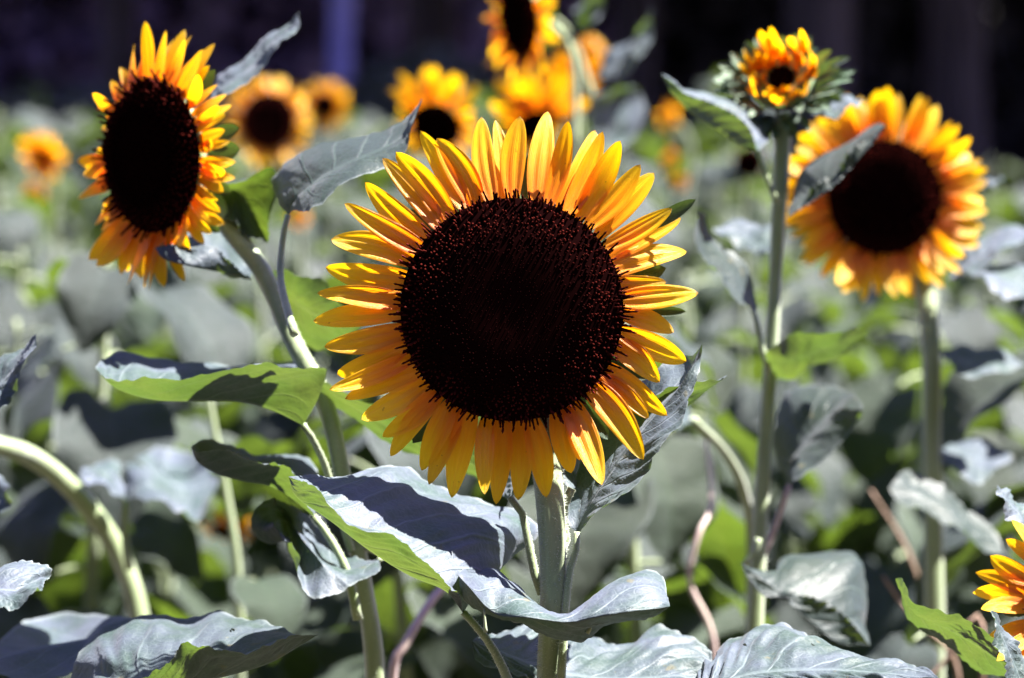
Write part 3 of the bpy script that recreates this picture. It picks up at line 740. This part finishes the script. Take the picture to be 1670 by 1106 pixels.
# ------------------------------------------------------------------ generic leaf meshes for the plants further back
def generic_leaf(seed, L=1.0):
    rn = random.Random(seed); n = 22; m = 5; vs = []; fs = []; us = []; fm = []
    droop = rn.uniform(.9, 1.9); cup = rn.uniform(-.15, .5); pet = .45; tw = rn.uniform(-.5, .5)
    a = rn.uniform(.2, .7); pos = Vector((0, 0, 0)); pts = []
    for i in range(9): pts.append(pos.copy()); pos = pos + Vector((0, math.cos(a), math.sin(a))) * pet / 8; a -= .08
    rad = [.022, .014]; tv, tf, _ = tube_geo(pts, rad, n=6, step=.06, seed=seed)
    vs += tv; fs += tf; us += [(.5, 0)] * len(tv); fm += [1] * len(tf)
    b = len(vs)
    for i in range(n + 1):
        v = i / n
        w = .43 * (math.sin(math.pi * min(1, v * .80 + .2)) ** .85) * (1 if v > .06 else .55 + v * 7) if v < 1 else .004
        tg = Vector((0, math.cos(a), math.sin(a))); up = Vector((0, -math.sin(a), math.cos(a)))
        for j in range(-m, m + 1):
            u = j / m; t = tw * v
            x = u * w; h = cup * abs(x) + .04 * math.sin(v * 13 + (1.5 if u > 0 else 0)) * u * u + .018 * noise.noise(Vector((v * 9, u * 3, seed)))
            back = -.10 * abs(u) ** 1.5 * (1 - v)
            sx = x * math.cos(t) - h * math.sin(t); hh = x * math.sin(t) + h * math.cos(t)
            vs.append(pos + Vector((sx, 0, 0)) + up * hh + tg * back); us.append((.5 + .5 * u, v))
        pos = pos + tg * (1.0 / n); a -= droop / n
    W = 2 * m + 1
    for i in range(n):
        for j in range(W - 1):
            q = b + i * W + j; fs.append((q, q + 1, q + W + 1, q + W)); fm.append(0)
    o = mesh_obj('leaf', vs, fs, M_LEAF3 if seed % 5 in (1, 3, 4) else M_LEAF2, uvs=us, mats=[M_STEM], fmat=fm); me = o.data; bpy.data.objects.remove(o)
    return me
GL = [generic_leaf(40 + i) for i in range(8)]
def dress(t, pts, rn, nl, z0, z1, size=(.11, .2)):
    """hang leaves along a stem given by points (world)"""
    ps = resample(pts, 60); b = t.location
    az = rn.random() * 6.28
    for k in range(nl):
        z = z0 + (z1 - z0) * k / max(1, nl - 1)
        p = min(ps, key=lambda q: abs(q.z - z)); az += 2.4 + rn.uniform(-.4, .4)
        s = rn.uniform(*size) * .76 * (1.1 - .35 * k / max(1, nl))
        o = bpy.data.objects.new('leaf', rn.choice(GL)); C.objects.link(o); o.parent = t
        o.location = p - b; o.rotation_euler = (rn.uniform(-.3, .35), rn.uniform(-.3, .3), az); o.scale = (s, s, s)

# right sunflower
D4 = 2.62
base = P(1525, 1106, D4); base.z = 0
rp = thing('sunflower_plant', base, 'soft-focus sunflower at upper right with big round dark disc, standing behind the half-open bud', 'sunflower')
hc = P(1443, 322, D4); nr = Matrix.Rotation(R(8), 3, 'Z') @ (CAMLOC - hc).normalized()
head(rp, hc, 92 * D4 / FP, .050, nr, 50, 51, 1, nbr=14, tilt=(-.12, .16), lens=lambda d: .95 if 200 < d < 340 else 1.0)
pts = [base, P(1525, 1106, D4), P(1523, 900, D4), P(1520, 700, D4), P(1518, 560, D4 + .01), P(1500, 440, D4 + .03), hc - nr * .03]
stem(rp, pts, [.012, .0105, .0095, .009, .0085, .009, .012], n=12, seed=9)
rr = random.Random(4)
leaf3(rp, Z3([(1000,900),(1080,880),(1160,820),(1300,740)], 2.6), Z3([(1000,900),(1100,830),(1200,770),(1300,740)], 2.64), Z3([(1000,900),(1080,780),(1180,735),(1300,740)], 2.7), seed=41, n=50, m=7)
leaf3(rp, Z3([(1060,870),(1120,910),(1200,960),(1300,960)], 2.55), Z3([(1060,870),(1150,890),(1230,920),(1300,960)], 2.6), Z3([(1060,870),(1150,855),(1250,870),(1300,960)], 2.68), seed=42, n=50, m=7)
leaf3(rp, Z3([(1100,600),(1130,610),(1160,600),(1185,572)], 2.7), Z3([(1100,600),(1140,595),(1185,572)], 2.7), Z3([(1100,600),(1140,580),(1185,572)], 2.72), seed=43, n=30, m=5)
leaf3(rp, Z6([(960,60),(1020,130),(1120,140),(1240,110)], 2.55), Z6([(960,60),(1060,100),(1150,100),(1240,110)], 2.6), Z6([(960,60),(1060,50),(1150,60),(1240,110)], 2.66), seed=44, n=50, m=7)
leaf3(rp, Z6([(1180,720),(1080,680),(960,590),(860,560),(800,500)], 2.5), Z6([(1180,720),(1060,620),(960,550),(880,510),(800,500)], 2.52), Z6([(1180,720),(1100,600),(960,500),(870,440),(800,500)], 2.55), mat=M_LEAF2, seed=45, n=60, m=8)
leaf3(rp, Z6([(960,380),(1000,440),(1080,480),(1200,400)], 2.6), Z6([(960,380),(1040,400),(1120,410),(1200,400)], 2.66), Z6([(960,380),(1040,350),(1130,360),(1200,400)], 2.75), seed=46, n=50, m=7)
dress(rp, pts, rr, 6, .55, .95, (.12, .17))

# ------------------------------------------------------------------ flowers further back
GR = 'open sunflowers blurred in the field behind'
def back_flower(px, py, d, disc_px, plen_px, yaw, pitch, label, lean=0, seed=0, npet=26, mat=None, leaves=8, level=2, sdx=0, cat='sunflower', lens=None, group=GR):
    hc = P(px, py, d); fpx = FP / d
    b = P(px + sdx, 900, d + .05); b.z = 0; b.y = hc.y + .06
    t = thing('sunflower_plant', b, label, cat, group)
    n0 = (CAMLOC - hc).normalized(); nn = Matrix.Rotation(R(yaw), 3, 'Z') @ n0; nn = (nn + Vector((0, 0, math.tan(R(pitch))))).normalized()
    head(t, hc, disc_px / fpx, plen_px / fpx, nn, npet, seed, level, mat, nbr=12, lens=lens)
    R0 = disc_px / fpx
    bk = hc - nn * R0 * .7
    low = bk - nn * .02 + Vector((0, 0, -.05)) - Vector((nn.x, nn.y, 0)) * .02
    pts = [b, b.lerp(Vector((low.x, low.y, 0)), .2) + Vector((0, 0, hc.z * .45)), Vector((b.x * .3 + low.x * .7, b.y * .3 + low.y * .7, hc.z * .8)), low, bk]
    stem(t, pts, [.009, .0065, .005, .004, .005], n=8, seed=seed)
    dress(t, pts, random.Random(seed + 70), leaves, hc.z * .35, hc.z * .86)
    return t
back_flower(847, 30, 3.3, 62, 60, -62, -4, 'side-on sunflower cut by the top edge above the central flower', seed=61, npet=36, sdx=110, leaves=6)
back_flower(438, 197, 4.6, 47, 34, 20, 0, 'round orange sunflower on the left, bigger of the blurred pair right of the oval flower', seed=62, npet=34)
back_flower(530, 172, 5.4, 20, 26, -15, 0, 'small orange sunflower on the left, smaller of the blurred pair right of the oval flower', seed=63)
back_flower(712, 205, 3.8, 42, 56, -18, -25, 'blurred sunflower with dark hanging disc, left of the tallest petals of the central flower', seed=64, mat=M_PETAL, lens=lambda d: 1.15 if 30 < d < 150 else .6)
back_flower(868, 205, 3.6, 30, 62, 25, -35, 'blurred pale sunflower rising directly behind the top petals of the central flower', seed=65, lens=lambda d: 1.25 if 20 < d < 165 else .5)
back_flower(937, 145, 4.4, 24, 42, 25, -25, 'blurred orange sunflower with small dark disc below the side-on top flower', seed=66, mat=M_PETAL2, lens=lambda d: 1.2 if 50 < d < 190 else .5)
back_flower(965, 85, 4.8, 12, 18, 30, 10, 'tiny yellow sunflower beside the pale bent stalk at top centre', seed=67, leaves=5)
back_flower(1090, 192, 5.2, 9, 22, -60, 0, 'tiny yellow sunflower between central flower and bud, topmost of three', seed=68, leaves=6)
back_flower(1092, 262, 5.6, 7, 15, 60, -30, 'tiny orange sunflower between central flower and bud, middle of three', seed=69, mat=M_PETAL2, leaves=6)
back_flower(1108, 297, 6.0, 5, 11, 40, -30, 'tiny orange sunflower between central flower and bud, lowest of three', seed=70, mat=M_PETAL2, leaves=6)
back_flower(68, 255, 5.0, 14, 32, -30, -25, 'small yellow sunflower at far left edge of the field, above an orange one', seed=71, leaves=7)
back_flower(55, 318, 5.6, 9, 14, 20, -25, 'small dull orange sunflower at far left, below the yellow one', seed=72, mat=M_PETAL2, leaves=7)
back_flower(368, 868, 3.3, 26, 34, -30, -62, 'low orange sunflower hanging in the shade between leaves at lower left', seed=73, mat=M_PETAL2, leaves=5, lens=lambda d: 1.2 if 20 < d < 100 else .6)
back_flower(62, 738, 3.2, 5, 12, 10, 0, 'tiny yellow sunflower bud among leaves at mid left beside the thick leaning stem', seed=74, leaves=4, npet=14)
back_flower(488, 356, 4.5, 6, 14, 0, 0, 'tiny orange sunflower behind the arching leaf of the left flower', seed=75, mat=M_PETAL2, leaves=5, npet=14)
back_flower(1222, 265, 4.2, 24, 5, 10, 0, 'withered sunflower head, dark disc with hardly a petal, left of the bud stem', seed=76, leaves=6, npet=12)
back_flower(1655, 610, 4.4, 5, 16, -10, 10, 'tiny yellow sunflower at far right edge below the big round one', seed=77, leaves=5, npet=14)

# a stalk with a pale leaf at top centre
b = P(1000, 600, 3.4); b.z = 0
t = thing('sunflower_plant', b, 'flowerless sunflower with pale bent stalk and lavender leaf at top centre', 'sunflower')
stem(t, [b, P(1010, 600, 3.4), P(985, 250, 3.4), P(950, 110, 3.4), P(915, 40, 3.38), P(880, 30, 3.36)], [.009, .0065, .0055, .005, .0045, .004], seed=12)
leaf3(t, [(980,130,3.4),(1020,122,3.3),(1055,80,3.3),(1065,10,3.35)], [(980,130,3.4),(1010,105,3.4),(1045,60,3.4),(1065,10,3.35)], [(980,130,3.4),(985,90,3.45),(1025,70,3.45),(1065,10,3.35)], seed=47, n=50, m=7)
leaf3(t, [(985,250,3.4),(960,210,3.3),(975,160,3.3),(1010,140,3.35)], [(985,250,3.4),(985,210,3.38),(990,170,3.38),(1010,140,3.35)], [(985,250,3.4),(1040,220,3.45),(1045,150,3.45),(1010,140,3.35)], seed=48, n=50, m=7)
leaf3(t, [(940,60,3.4),(935,30,3.35),(955,0,3.3),(975,-30,3.3)], [(940,60,3.4),(950,30,3.4),(975,-30,3.3)], [(940,60,3.4),(965,40,3.4),(985,0,3.4),(975,-30,3.3)], seed=49, n=50, m=7)
dress(t, [b, P(1010, 600, 3.4), P(985, 250, 3.4)], random.Random(2), 6, .6, 1.25, (.1, .16))

# leaning stems in the middle distance on the left
b = P(232, 1040, 2.6); b.z = 0
t = thing('sunflower_plant', b, 'pale thick sunflower stem leaning left at lower left with one green leaf', 'sunflower')
stem(t, [b, P(235, 1100, 2.6), P(222, 980, 2.6), P(185, 885, 2.6), P(125, 805, 2.58), P(60, 750, 2.55), P(0, 728, 2.5), P(-80, 715, 2.5)], [.011, .0085, .008, .0085, .0092, .0092, .009, .008], seed=13)
lf = leaf3(t, Z4([(400,540),(340,500),(280,480),(245,465)], 2.5), Z4([(400,540),(350,455),(300,440),(245,465)], 2.53), Z4([(400,540),(380,430),(300,420),(245,465)], 2.58), seed=50, n=50, m=7)
leaf3(t, Z4([(400,540),(470,530),(540,560),(620,580)], 2.5), Z4([(400,540),(460,490),(530,520),(620,580)], 2.53), Z4([(400,540),(400,430),(480,460),(620,580)], 2.58), seed=51, n=50, m=7)
petiole(lf, Z4([(402,530),(398,600),(400,690),(415,760)], 2.56), .0028, .004)
leaf3(t, Z4([(700,560),(640,590),(580,560),(460,440)], 2.62), Z4([(700,470),(600,500),(520,460),(430,400)], 2.7), Z4([(690,420),(600,380),(520,370),(430,400)], 2.8), seed=52, n=50, m=7)
dress(t, [b, P(235, 1100, 2.6)], random.Random(6), 5, .35, .72, (.11, .16))
b = P(388, 940, 2.75); b.z = 0
t = thing('sunflower_plant', b, 'slender dark sunflower stem standing straight among leaves at lower left', 'sunflower')
pts = [b, P(388, 940, 2.75), P(368, 800, 2.75), P(345, 680, 2.75), P(335, 610, 2.75)]
stem(t, pts, [.007, .005, .0045, .004, .003], seed=14)
dress(t, pts, random.Random(16), 7, .4, 1.1, (.10, .16))
b = P(640, 1150, 2.3); b.z = 0
t = thing('dead_stalk', b, 'curved pinkish dry stalk rising between the left stem and the central stem', 'stalk')
stem(t, [b, P(640, 1110, 2.3), P(662, 1050, 2.3), P(700, 985, 2.32), P(740, 930, 2.35), P(760, 840, 2.4)], [.005, .0045, .0042, .004, .0035, .002], 'stalk', M_STEMP, seed=15)
b = P(1165, 1120, 2.6); b.z = 0
t = thing('dead_stalk', b, 'crooked pinkish stalk between the central stem and the bud stem', 'stalk')
stem(t, [b, P(1165, 1060, 2.6), P(1125, 950, 2.6), P(1140, 870, 2.6), P(1160, 820, 2.62), P(1150, 700, 2.65)], [.005, .0042, .0035, .003, .0025, .0015], 'stalk', M_STEMP, seed=16)
b = P(1215, 1106, 2.7); b.z = 0
t = thing('sunflower_plant', b, 'small sunflower with pale green curved leafstalk just right of the central flower', 'sunflower')
stem(t, [b, P(1225, 900, 2.7), P(1213, 800, 2.6), P(1180, 735, 2.55), P(1130, 685, 2.5)], [.009, .006, .005, .0045, .004], seed=17)
leaf3(t, [(1130,690,2.5),(1080,700,2.4),(1050,680,2.4),(1010,640,2.4)], [(1130,690,2.5),(1085,670,2.5),(1010,640,2.4)], [(1130,690,2.5),(1110,640,2.55),(1060,610,2.55),(1010,640,2.4)], seed=53, n=50, m=7)
dress(t, [b, P(1225, 900, 2.7)], random.Random(26), 4, .5, .85, (.11, .16))
for i, (p0, p1, p2, dd, lb) in enumerate((((1420,800),(1480,900),(1505,1000),2.9,'thin brown dry stalk slanting down just left of the right hand stem'),
        ((1440,940),(1490,1010),(1560,1090),2.6,'thin brown twig low at right above the green serrated leaf'),
        ((1500,1120),(1540,1080),(1600,1010),2.5,'short brown twig at bottom right leaning to the right edge'))):
    b = P(p2[0], 1106, dd); b.z = 0
    t = thing('dead_stalk', b, lb, 'stalk')
    stem(t, [b, b.lerp(P(p2[0], p2[1], dd), .6), P(p2[0], p2[1], dd), P(p1[0], p1[1], dd), P(p0[0], p0[1], dd)], [.003, .0028, .0026, .0024, .0015], 'stalk', M_DRY, n=6, seed=i)

# ------------------------------------------------------------------ the leafy field
def proto(seed, h):
    rn = random.Random(seed)
    t = thing('sunflower_plant', (0, 0, 0), 'blurred leafy sunflower without an open flower in the field behind', 'sunflower', 'leafy sunflower plants filling the field')
    l = Vector((rn.uniform(-.08, .08), rn.uniform(-.08, .08), 0))
    pts = [Vector((0, 0, -.02)), l * .3 + Vector((0, 0, h * .4)), l * .7 + Vector((0, 0, h * .75)), l + Vector((0, 0, h))]
    stem(t, pts, [.009, .0075, .006, .003], n=8, seed=seed)
    dress(t, pts, rn, 32, h * .22, h * .99, (.13, .22))
    return t
PR = [proto(200 + i, 1.0) for i in range(5)]
first = [True] * 5; rn = random.Random(77); spots = []
def ok(x, y, r):
    return all((x - a) ** 2 + (y - b) ** 2 > r * r for a, b in spots)
cnt = 0; field = []
for tries in range(9000):
    y = 2.75 + (rn.random() ** .8) * 12.0
    x = rn.uniform(-1, 1) * (y * .18 + .45)
    r = .21 + .022 * (y - 2.5)
    if not ok(x, y, r) or (y < 3.5 and abs(x / y + .1) < .035): continue
    dpt = y / math.cos(R(6))
    ztop = P(835, (rn.uniform(105, 260) if y > 7 and rn.random() < .4 else rn.uniform(150 if x < -.3 and y > 7 else 215, 430)) if x < .35 * y * .18 + .1 else (rn.uniform(230, 380) if y > 7 and rn.random() < .35 else rn.uniform(290, 520)), y).z
    if 5 > y: ztop = P(835, rn.uniform(340, 720), y).z
    h = min(1.42 if y > 6.5 else 1.32, max(.55, ztop)) 
    spots.append((x, y)); i = rn.randrange(5)
    if first[i]: t = PR[i]; first[i] = False
    else: t = copy_tree(PR[i])
    t.location = (x, y, 0); t.rotation_euler = (rn.uniform(-.05, .05), rn.uniform(-.05, .05), rn.random() * 6.28)
    s = h; t.scale = (s * rn.uniform(.85, 1.05) if s > .9 else .9, ) * 2 + (s,)
    field.append(t); cnt += 1
    if cnt >= 185: break
ORD = 'first second third fourth fifth sixth seventh eighth ninth tenth eleventh twelfth thirteenth fourteenth fifteenth sixteenth seventeenth eighteenth nineteenth twentieth'.split()
for lo, hi, nm in ((0, 3.5, 'nearest'), (3.5, 4.4, 'second nearest'), (4.4, 5.4, 'third nearest')):
    row = sorted([t for t in field if lo <= t.location.y < hi], key=lambda t: t.location.x / t.location.y)
    vis = [t for t in row if abs(t.location.x / t.location.y) < .2]
    for t in row: t['label'] = 'leafy flowerless sunflower in the %s blurred band, just outside the picture side' % nm
    for k, t in enumerate(vis[:20]):
        t['label'] = '%s leafy flowerless sunflower from the left in the %s blurred band of plants' % (ORD[k], nm)
for t in field:
    if t.location.y >= 5.4: t['label'] = 'leafy flowerless sunflower far back in the blurred field'

# low weeds between the rows
def scatter_leaves(name, n, fn, size, mat, seed, upr=.5):
    rn = random.Random(seed); vs = []; fs = []
    for _ in range(n):
        p = fn(rn); s = size * rn.uniform(.5, 1.4); d = Vector((rn.gauss(0, 1), rn.gauss(0, 1), rn.gauss(0, upr))).normalized()
        q = d.orthogonal().normalized(); q.rotate(Quaternion(d, rn.random() * 6.28)); k = d.cross(q) * .25 * s
        b = len(vs); q = q * .36 * s
        vs += [p, p + d * s * .5 + q + k * .4, p + d * s, p + d * s * .5 - q + k * .4]; fs.append((b, b + 1, b + 2, b + 3))
    return vs, fs
def weedpt(rn):
    y = 2.3 + rn.random() * 13; return Vector((rn.uniform(-1, 1) * (y * .2 + .6), y, abs(rn.gauss(0, .16))))
v, f = scatter_leaves('weeds', 26000, weedpt, .07, M_WEED, 5)
tag(mesh_obj('weeds', v, f, M_WEED, smooth=False), 'low green weeds and undergrowth covering the soil between the sunflower plants', 'weeds', kind='stuff')

# ------------------------------------------------------------------ shady wood behind the field
def crown_mesh(seed, n=5200):
    rn = random.Random(seed); cl = [(Vector((rn.gauss(0, 1.7), rn.gauss(0, 1.5), rn.uniform(-2.2, 3.2))), rn.uniform(.7, 1.5)) for _ in range(26)]
    def fn(r):
        c, s = r.choice(cl); d = Vector((r.gauss(0, 1), r.gauss(0, 1), r.gauss(0, .8))).normalized(); return c + d * s * r.random() ** .33
    v, f = scatter_leaves('crown', n, fn, .42, M_TREEL, seed)
    return v, f
CM = []
for i in range(3):
    v, f = crown_mesh(300 + i); o = mesh_obj('crown', v, f, M_TREEL, smooth=False); CM.append(o.data); bpy.data.objects.remove(o)
trees = [(-4.6, 19, .17, 0, 'dark brown trunk at far left of the wood'), (-2.95, 21, .13, 0, 'dark trunk left of the wood behind the oval flower'),
         (-1.28, 20.5, .075, 1, 'pale violet-blue trunk left of the top centre, brightest in the wood'), (-2.6, 24, .07, 2, 'thin mauve trunk behind the long blade leaf'),
         (-.6, 23, .2, 0, 'broad dark trunk left of the side-on top flower'), (.9, 22, .16, 0, 'dark trunk right of the top centre'), (2.1, 20, .22, 0, 'thick black trunk above the bud'),
         (3.3, 21, .2, 0, 'black trunk above the right sunflower'), (4.7, 19.5, .2, 0, 'dark trunk at far right of the wood'), (-6.6, 21, .2, 0, None), (6.6, 21, .2, 0, None),
         (-3.6, 27, .15, 0, None), (0.1, 27, .18, 0, None), (3.0, 27.5, .2, 0, None), (-1.9, 17.2, .0, 0, None)]
for i, (x, y, r, pale, lb) in enumerate(trees[:14]):
    t = thing('tree', (x, y, 0), ('tree with ' + lb) if lb else 'tree deep in the dark wood behind the others', 'tree', None if lb else 'trees deep in the wood')
    rn = random.Random(i); h = rn.uniform(5.2, 6.6)
    stem(t, [Vector((x, y, -.05)), Vector((x + rn.uniform(-.1, .1), y, h * .35)), Vector((x + rn.uniform(-.3, .3), y, h * .7)), Vector((x + rn.uniform(-.4, .4), y, h + 1))], [r * 1.25, r, r * .8, r * .3], 'trunk', (M_BARK, M_BARKB, M_BARKC)[pale], n=14, seed=i)
    for k in range(4):
        a = rn.random() * 6.28; z = h * rn.uniform(.5, .8)
        p0 = Vector((x, y, z)); stem(t, [p0, p0 + Vector((math.cos(a) * .8, math.sin(a) * .8, .5)), p0 + Vector((math.cos(a) * 1.9, math.sin(a) * 1.9, 1.2))], [r * .4, r * .3, r * .1], 'limb', M_BARK, n=7, seed=k)
    o = bpy.data.objects.new('crown', CM[i % 3]); C.objects.link(o); o.parent = t; o.location = (0, 0, h + .2); o.rotation_euler = (0, 0, rn.random() * 6.28); o.scale = (1.05, 1.05, 1.0)
M_UNDER_SHADE = simple('undergrowth_shade_leaf', (.02, .018, .022), (.04, .035, .035), 1.2, .8, .2, .01)  # darker copy for the right side, its deep shade put into the colour
for nm, x0, x1, m_, lb in (('undergrowth', -12, 1.1, M_UNDER_HAZE, 'dense undergrowth closing the left of the wood, violet haze put into its colour'), ('undergrowth', .9, 12, M_UNDER_SHADE, 'dense undergrowth closing the right of the wood, shade put into its near-black colour')):
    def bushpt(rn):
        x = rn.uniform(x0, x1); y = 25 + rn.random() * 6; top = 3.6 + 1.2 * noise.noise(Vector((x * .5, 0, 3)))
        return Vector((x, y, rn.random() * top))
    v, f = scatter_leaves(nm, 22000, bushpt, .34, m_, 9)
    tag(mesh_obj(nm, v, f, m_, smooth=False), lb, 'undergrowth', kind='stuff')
def shrub(x, y, h, wd, label, seed, mat):
    t = thing('shrub', (x, y, 0), label, 'shrub'); rn = random.Random(seed)
    for k in range(4):
        a = rn.random() * 6.28; stem(t, [Vector((x, y, -.05)), Vector((x + math.cos(a) * wd * .3, y + math.sin(a) * wd * .3, h * .5)), Vector((x + math.cos(a) * wd * .5, y + math.sin(a) * wd * .5, h * .85))], [.02, .013, .005], 'branch', M_BARK, n=6, seed=k)
    def fn(r):
        d = Vector((r.gauss(0, 1), r.gauss(0, 1), r.gauss(0, 1))).normalized() * r.random() ** .4
        return Vector((d.x * wd, d.y * wd, h * .55 + d.z * h * .42 + .12 * noise.noise(Vector((d.x * 3, d.y * 3, seed)))))
    v, f = scatter_leaves('foliage', 1500, fn, .12, mat, seed); mesh_obj('foliage', v, f, mat, t, smooth=False)
M_SHR = simple('shrub_leaf', (.055, .065, .055), (.09, .10, .085), 4, .6, .2, .004, 0, (.06, .10, .03))
for i, (px, y, h, wd, lb) in enumerate(((640, 17.5, 1.40, .5, 'grey green shrub at the field edge above and left of the central flower'), (720, 18.0, 1.5, .45, 'grey green shrub at the field edge left of the side-on top flower'),
        (60, 17, 1.28, .6, 'grey green shrub at the far left field edge'), (230, 17.5, 1.2, .6, 'low grey green shrub at the field edge behind the oval flower'), (1180, 18, 1.1, .5, 'low grey green shrub at the field edge behind the bud'))):
    shrub((px - 835) / FP * y, y, h, wd, lb, 60 + i, M_SHR)

# unseen leafy wall behind the viewer, added to block the low sky
def ringpt(rn):
    a = rn.uniform(math.pi * .98, math.pi * 2.02); d = rn.uniform(11, 15)
    return Vector((math.cos(a) * d, 3 + math.sin(a) * d, rn.random() * 7.5))
v, f = scatter_leaves('wood', 9000, ringpt, 1.5, M_TREEL, 19)  # 'wood' here is the added unseen leaf wall
tag(mesh_obj('wood', v, f, M_TREEL, smooth=False), 'unseen wall of wood leaves behind the viewer, added to block low sky', 'wood', kind='stuff')
